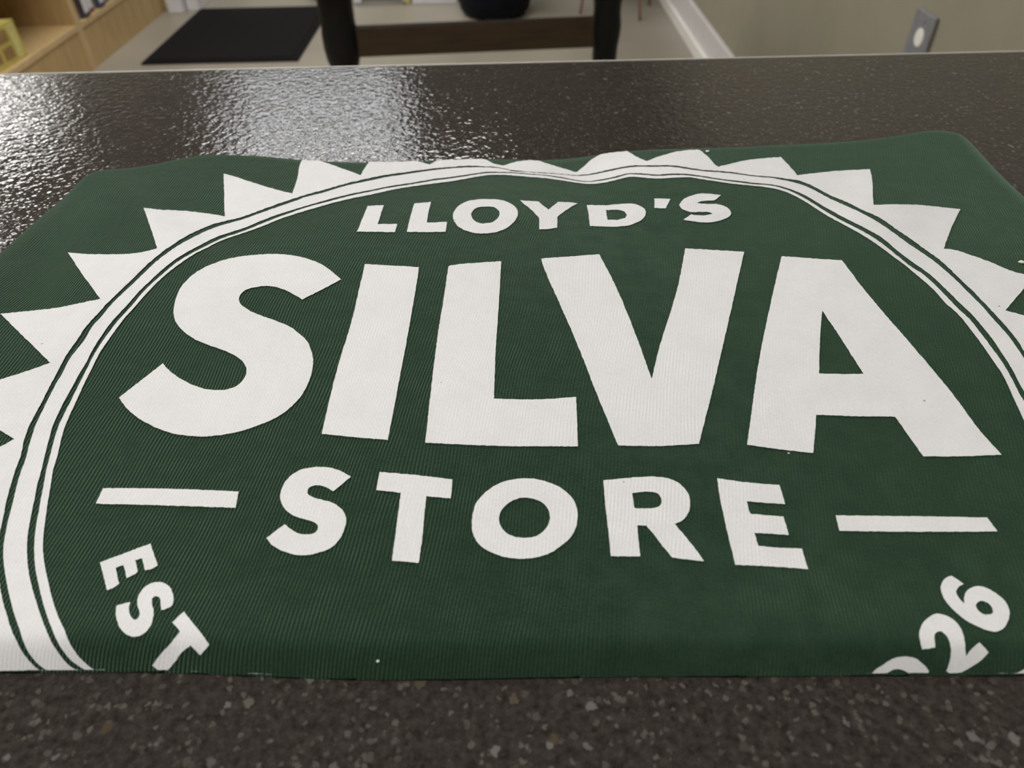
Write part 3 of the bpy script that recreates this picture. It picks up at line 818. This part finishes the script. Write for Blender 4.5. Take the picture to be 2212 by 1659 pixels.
def bookcase(y0, y1, label):
    r = empty('bookcase', (SX, (y0 + y1) / 2, 0), label, 'bookcase', 'maple bookcases along the left side')
    h = (y1 - y0) / 2 - 0.002
    D = 0.34
    obj('plinth', box(-D, -0.004, -h + .018, h - .018, 0, 0.170, 0.001), M['maple'], r)
    b = obj('shelf_board', box(-D + .012, -0.006, -h + .018, h - .018, 0.170, 0.194, 0.001), M['maple'], r)
    obj('edge_band', box(-0.006, 0, -h + .018, h - .018, 0.170, 0.194, 0.001), M['maple_edge'], b)
    b2 = obj('shelf_board', box(-D + .012, -0.006, -h + .018, h - .018, 0.56, 0.584, 0.001), M['maple'], r)
    obj('edge_band', box(-0.006, 0, -h + .018, h - .018, 0.56, 0.584, 0.001), M['maple_edge'], b2)
    for s in (-1, 1):
        p = obj('side_panel', box(-D, -0.004, min(s * h, s * (h - .018)), max(s * h, s * (h - .018)), 0, 0.95, 0.001), M['maple'], r)
        obj('edge_band', box(-0.004, 0.001, min(s * h, s * (h - .018)), max(s * h, s * (h - .018)), 0, 0.95, 0.001), M['maple_edge'], p)
    obj('back_panel', box(-D, -D + .012, -h + .018, h - .018, 0.170, 0.95), M['maple'], r)
    obj('top_board', box(-D, 0, -h, h, 0.95, 0.975, 0.002), M['maple'], r)
    return r


bookcase(2.10, 3.515, 'maple bookcase nearer the counter holding the yellow carton')
bookcase(3.515, 4.50, 'maple bookcase further back holding the row of small boxes')

yb = empty('yellow_carton', (-2.045, 2.93, 0.194), 'yellow carton with brown print on the low maple shelf', 'carton', rz=math.radians(-3))
obj('carton_body', box(-.13, .13, -.17, .17, 0, 0.135, 0.002), M['yellow'], yb)
for k, (a, b_) in enumerate(((-.155, -.085), (-.065, .015), (.035, .10))):
    obj('printed_panel', box(.1301, .1306, a, b_, 0.075, 0.118), M['label_brown'], yb)
    obj('printed_panel', box(.1301, .1306, a, b_, 0.018, 0.060), M['label_brown'], yb)
obj('printed_band', box(.1301, .1305, .115, .150, 0.008, 0.125), M['yellow_pale'], yb)
obj('printed_top', box(-.11, .11, -.15, .15, 0.1351, 0.1355), M['yellow_pale'], yb)
cols = [(0.30, 0.28, 0.27), (0.06, 0.05, 0.06), (0.22, 0.08, 0.05), (0.42, 0.40, 0.40), (0.05, 0.06, 0.10), (0.20, 0.17, 0.15),
        (0.28, 0.10, 0.07), (0.36, 0.34, 0.33), (0.08, 0.07, 0.07)]
names = ['grey', 'black', 'dark red', 'pale grey', 'navy', 'taupe', 'brick red', 'white grey', 'charcoal']
y = 3.56
ORD = ['first', 'second', 'third', 'fourth', 'fifth', 'sixth', 'seventh', 'eighth', 'last']
for k in range(9):
    t = 0.04 + 0.03 * ((k * 7) % 3) / 2
    bk = empty('game_box', (-1.995 + 0.012 * ((k * 5) % 3), y + t / 2, 0.194),
               '%s upright box, %s in the row on the far bookcase shelf' % (names[k], ORD[k]), 'box',
               'thin boxes standing on the far bookcase shelf')
    mm = mat('box_print_%d' % k, cols[k], 0.5, noise=(25, 0.35))
    obj('box_body', box(-.09, .085, -t / 2 + .001, t / 2 - .001, 0, 0.20 + 0.02 * (k % 3), 0.0015), mm, bk)
    obj('spine_label', box(.0851, .0856, -t / 2 + .006, t / 2 - .006, 0.02, 0.09), M['white'] if k % 3 else M['label_brown'], bk)
    y += t

# white cartons at the end of the bookcases
for (x0, x1, y0, y1, h, lab) in ((-1.855, -1.775, 4.43, 4.75, 0.30, 'white upright box beside the end of the far bookcase'),
                                 (-1.765, -1.695, 4.475, 4.75, 0.26, 'narrow white box nearest the far corner of the mat')):
    r = empty('white_box', ((x0 + x1) / 2, (y0 + y1) / 2, 0), lab, 'box')
    a, b_ = (x1 - x0) / 2, (y1 - y0) / 2
    obj('box_body', box(-a, a, -b_, b_, 0.0, h, 0.003), M['white'], r)
    obj('box_flap', box(-a * .98, a * .98, -b_ - .002, -b_ * .2, h, h + .004, 0.001), M['white'], r)

# ------------------------------------------------------------------ trestle table with brown crossbar
tb = empty('trestle_table', (-0.094, 2.5, 0), 'black legged table with a brown wooden crossbar between its legs', 'table', rz=math.radians(3.6))
PROF_L = [(0.060, 0), (0.062, 0.03), (0.046, 0.05), (0.044, 0.20), (0.047, 0.290), (0.050, 0.318), (0.060, 0.345), (0.065, 0.385), (0.065, 0.425), (0.060, 0.455), (0.061, 0.50), (0.064, 0.56), (0.050, 0.60), (0.050, 0.73)]
PROF_R = [(0.050, 0), (0.052, 0.03), (0.040, 0.05), (0.038, 0.20), (0.040, 0.310), (0.041, 0.345), (0.046, 0.385), (0.048, 0.415), (0.043, 0.455), (0.044, 0.48), (0.049, 0.50), (0.052, 0.56), (0.042, 0.60), (0.042, 0.73)]
obj('leg', lathe([(r * .88, z) for r, z in PROF_L], 24, -0.426, 0), M['black'], tb, smooth=True)
obj('leg', lathe(PROF_R, 24, 0.425, 0), M['black'], tb, smooth=True)
obj('crossbar', box(-0.40, 0.40, -0.018, 0.018, 0.352, 0.440, 0.004), M['brown'], tb, label='wide brown wooden crossbar')
for sx in (-0.432, 0.425):
    obj('foot', box(sx - .04, sx + .04, -.26, .26, 0, 0.05, 0.008), M['brown'], tb)
obj('table_top', box(-0.60, 0.60, -0.32, 0.32, 0.73, 0.76, 0.005), M['brown'], tb)

# ------------------------------------------------------------------ things standing further back
pb = empty('waste_bin', (-0.045, 4.29, 0), 'round black plastic bin standing behind the brown crossbar', 'bin')
obj('bin_body', lathe([(0.13, 0), (0.165, 0.008), (0.185, 0.03), (0.193, 0.07), (0.20, 0.15), (0.21, 0.34)], 32), M['bin'], pb, smooth=True)
obj('bin_rim', lathe([(0.211, 0.34), (0.222, 0.345), (0.222, 0.365), (0.211, 0.37)], 32), M['bin'], pb, smooth=True)

st = empty('stool', (0.62, 4.33, 0), 'small stool with thin copper coloured legs near the right wall', 'stool')
for (x, yy) in ((-0.21, -0.10), (0.085, -0.25), (-0.02, 0.16), (0.18, 0.04)):
    l = obj('leg', tube((x, yy, 0), (x * .7, yy * .7, 0.43), 0.007), M['copper'], st, smooth=True)
obj('seat', lathe([(0.17, 0.43), (0.185, 0.437), (0.185, 0.458), (0.17, 0.465)], 32), M['dark_box'], st, smooth=True)

db = empty('dark_carton', (0.70, 4.92, 0), 'dark brown carton on the floor against the right wall', 'carton')
obj('carton_body', box(-.16, .16, -.26, .26, 0, 0.30, 0.004), M['dark_box'], db)
obj('carton_tape', box(-.03, .03, -.2602, .2602, 0.2995, 0.3012), M['label_brown'], db)

wb = empty('white_carton', (-0.385, 4.68, 0), 'low white carton on the floor left of the black bin', 'carton')
obj('carton_body', box(-.125, .125, -.18, .18, 0, 0.22, 0.003), M['white'], wb)
obj('carton_lid', box(-.13, .13, -.185, .185, 0.18, 0.235, 0.003), M['white'], wb)
rk = empty('floor_rack', (-0.68, 4.62, 0), 'low pale wire rack on the floor between the table legs', 'rack')
for yy in (-0.13, -0.02):
    obj('rail', tube((-.16, yy, 0.012), (.14, yy, 0.012), 0.004), M['steel'], rk, smooth=True)
obj('post', box(.115, .155, -.12, -.08, 0, 0.25, 0.003), M['yellow_pale'], rk)
obj('post', box(-.155, -.115, -.12, -.08, 0, 0.25, 0.003), M['white'], rk)
obj('tray', box(-.15, .15, -.10, .12, 0.10, 0.11, 0.002), M['white'], rk)
dp = empty('storage_tub', (-1.02, 4.72, 0), 'dark reddish storage tub standing behind the mat', 'tub')
obj('tub_body', lathe([(0.10, 0), (0.115, 0.01), (0.13, 0.20), (0.135, 0.21)], 24), M['dark_box'], dp, smooth=True)
obj('tub_lid', lathe([(0.138, 0.205), (0.14, 0.225), (0.12, 0.235)], 24), M['white'], dp, smooth=True)

# ------------------------------------------------------------------ wall plate on the right wall
wp = empty('wall_plate', (WX1 - 0.0005, 1.655, 0.590), 'grey metal wall plate with a white round knob on the right wall', 'wall plate')
obj('plate', box(-0.008, 0, -0.040, 0.052, -0.075, 0.075, 0.003), M['steel'], wp)
bm = bmesh.new()
bmesh.ops.create_cone(bm, cap_ends=True, segments=32, radius1=0.0185, radius2=0.0175, depth=0.0015,
                      matrix=Matrix.Translation((-0.0086, 0.003, 0.026)) @ Matrix.Rotation(-math.pi / 2, 4, 'Y'))
obj('knob', bm, M['ivory'], wp, smooth=False, label='round white knob')
for z in (-0.058, 0.058):
    bm = bmesh.new()
    bmesh.ops.create_cone(bm, cap_ends=True, segments=12, radius1=0.004, radius2=0.003, depth=0.002,
                          matrix=Matrix.Translation((-0.009, 0, z)) @ Matrix.Rotation(-math.pi / 2, 4, 'Y'))
    obj('screw', bm, M['steel'], wp)
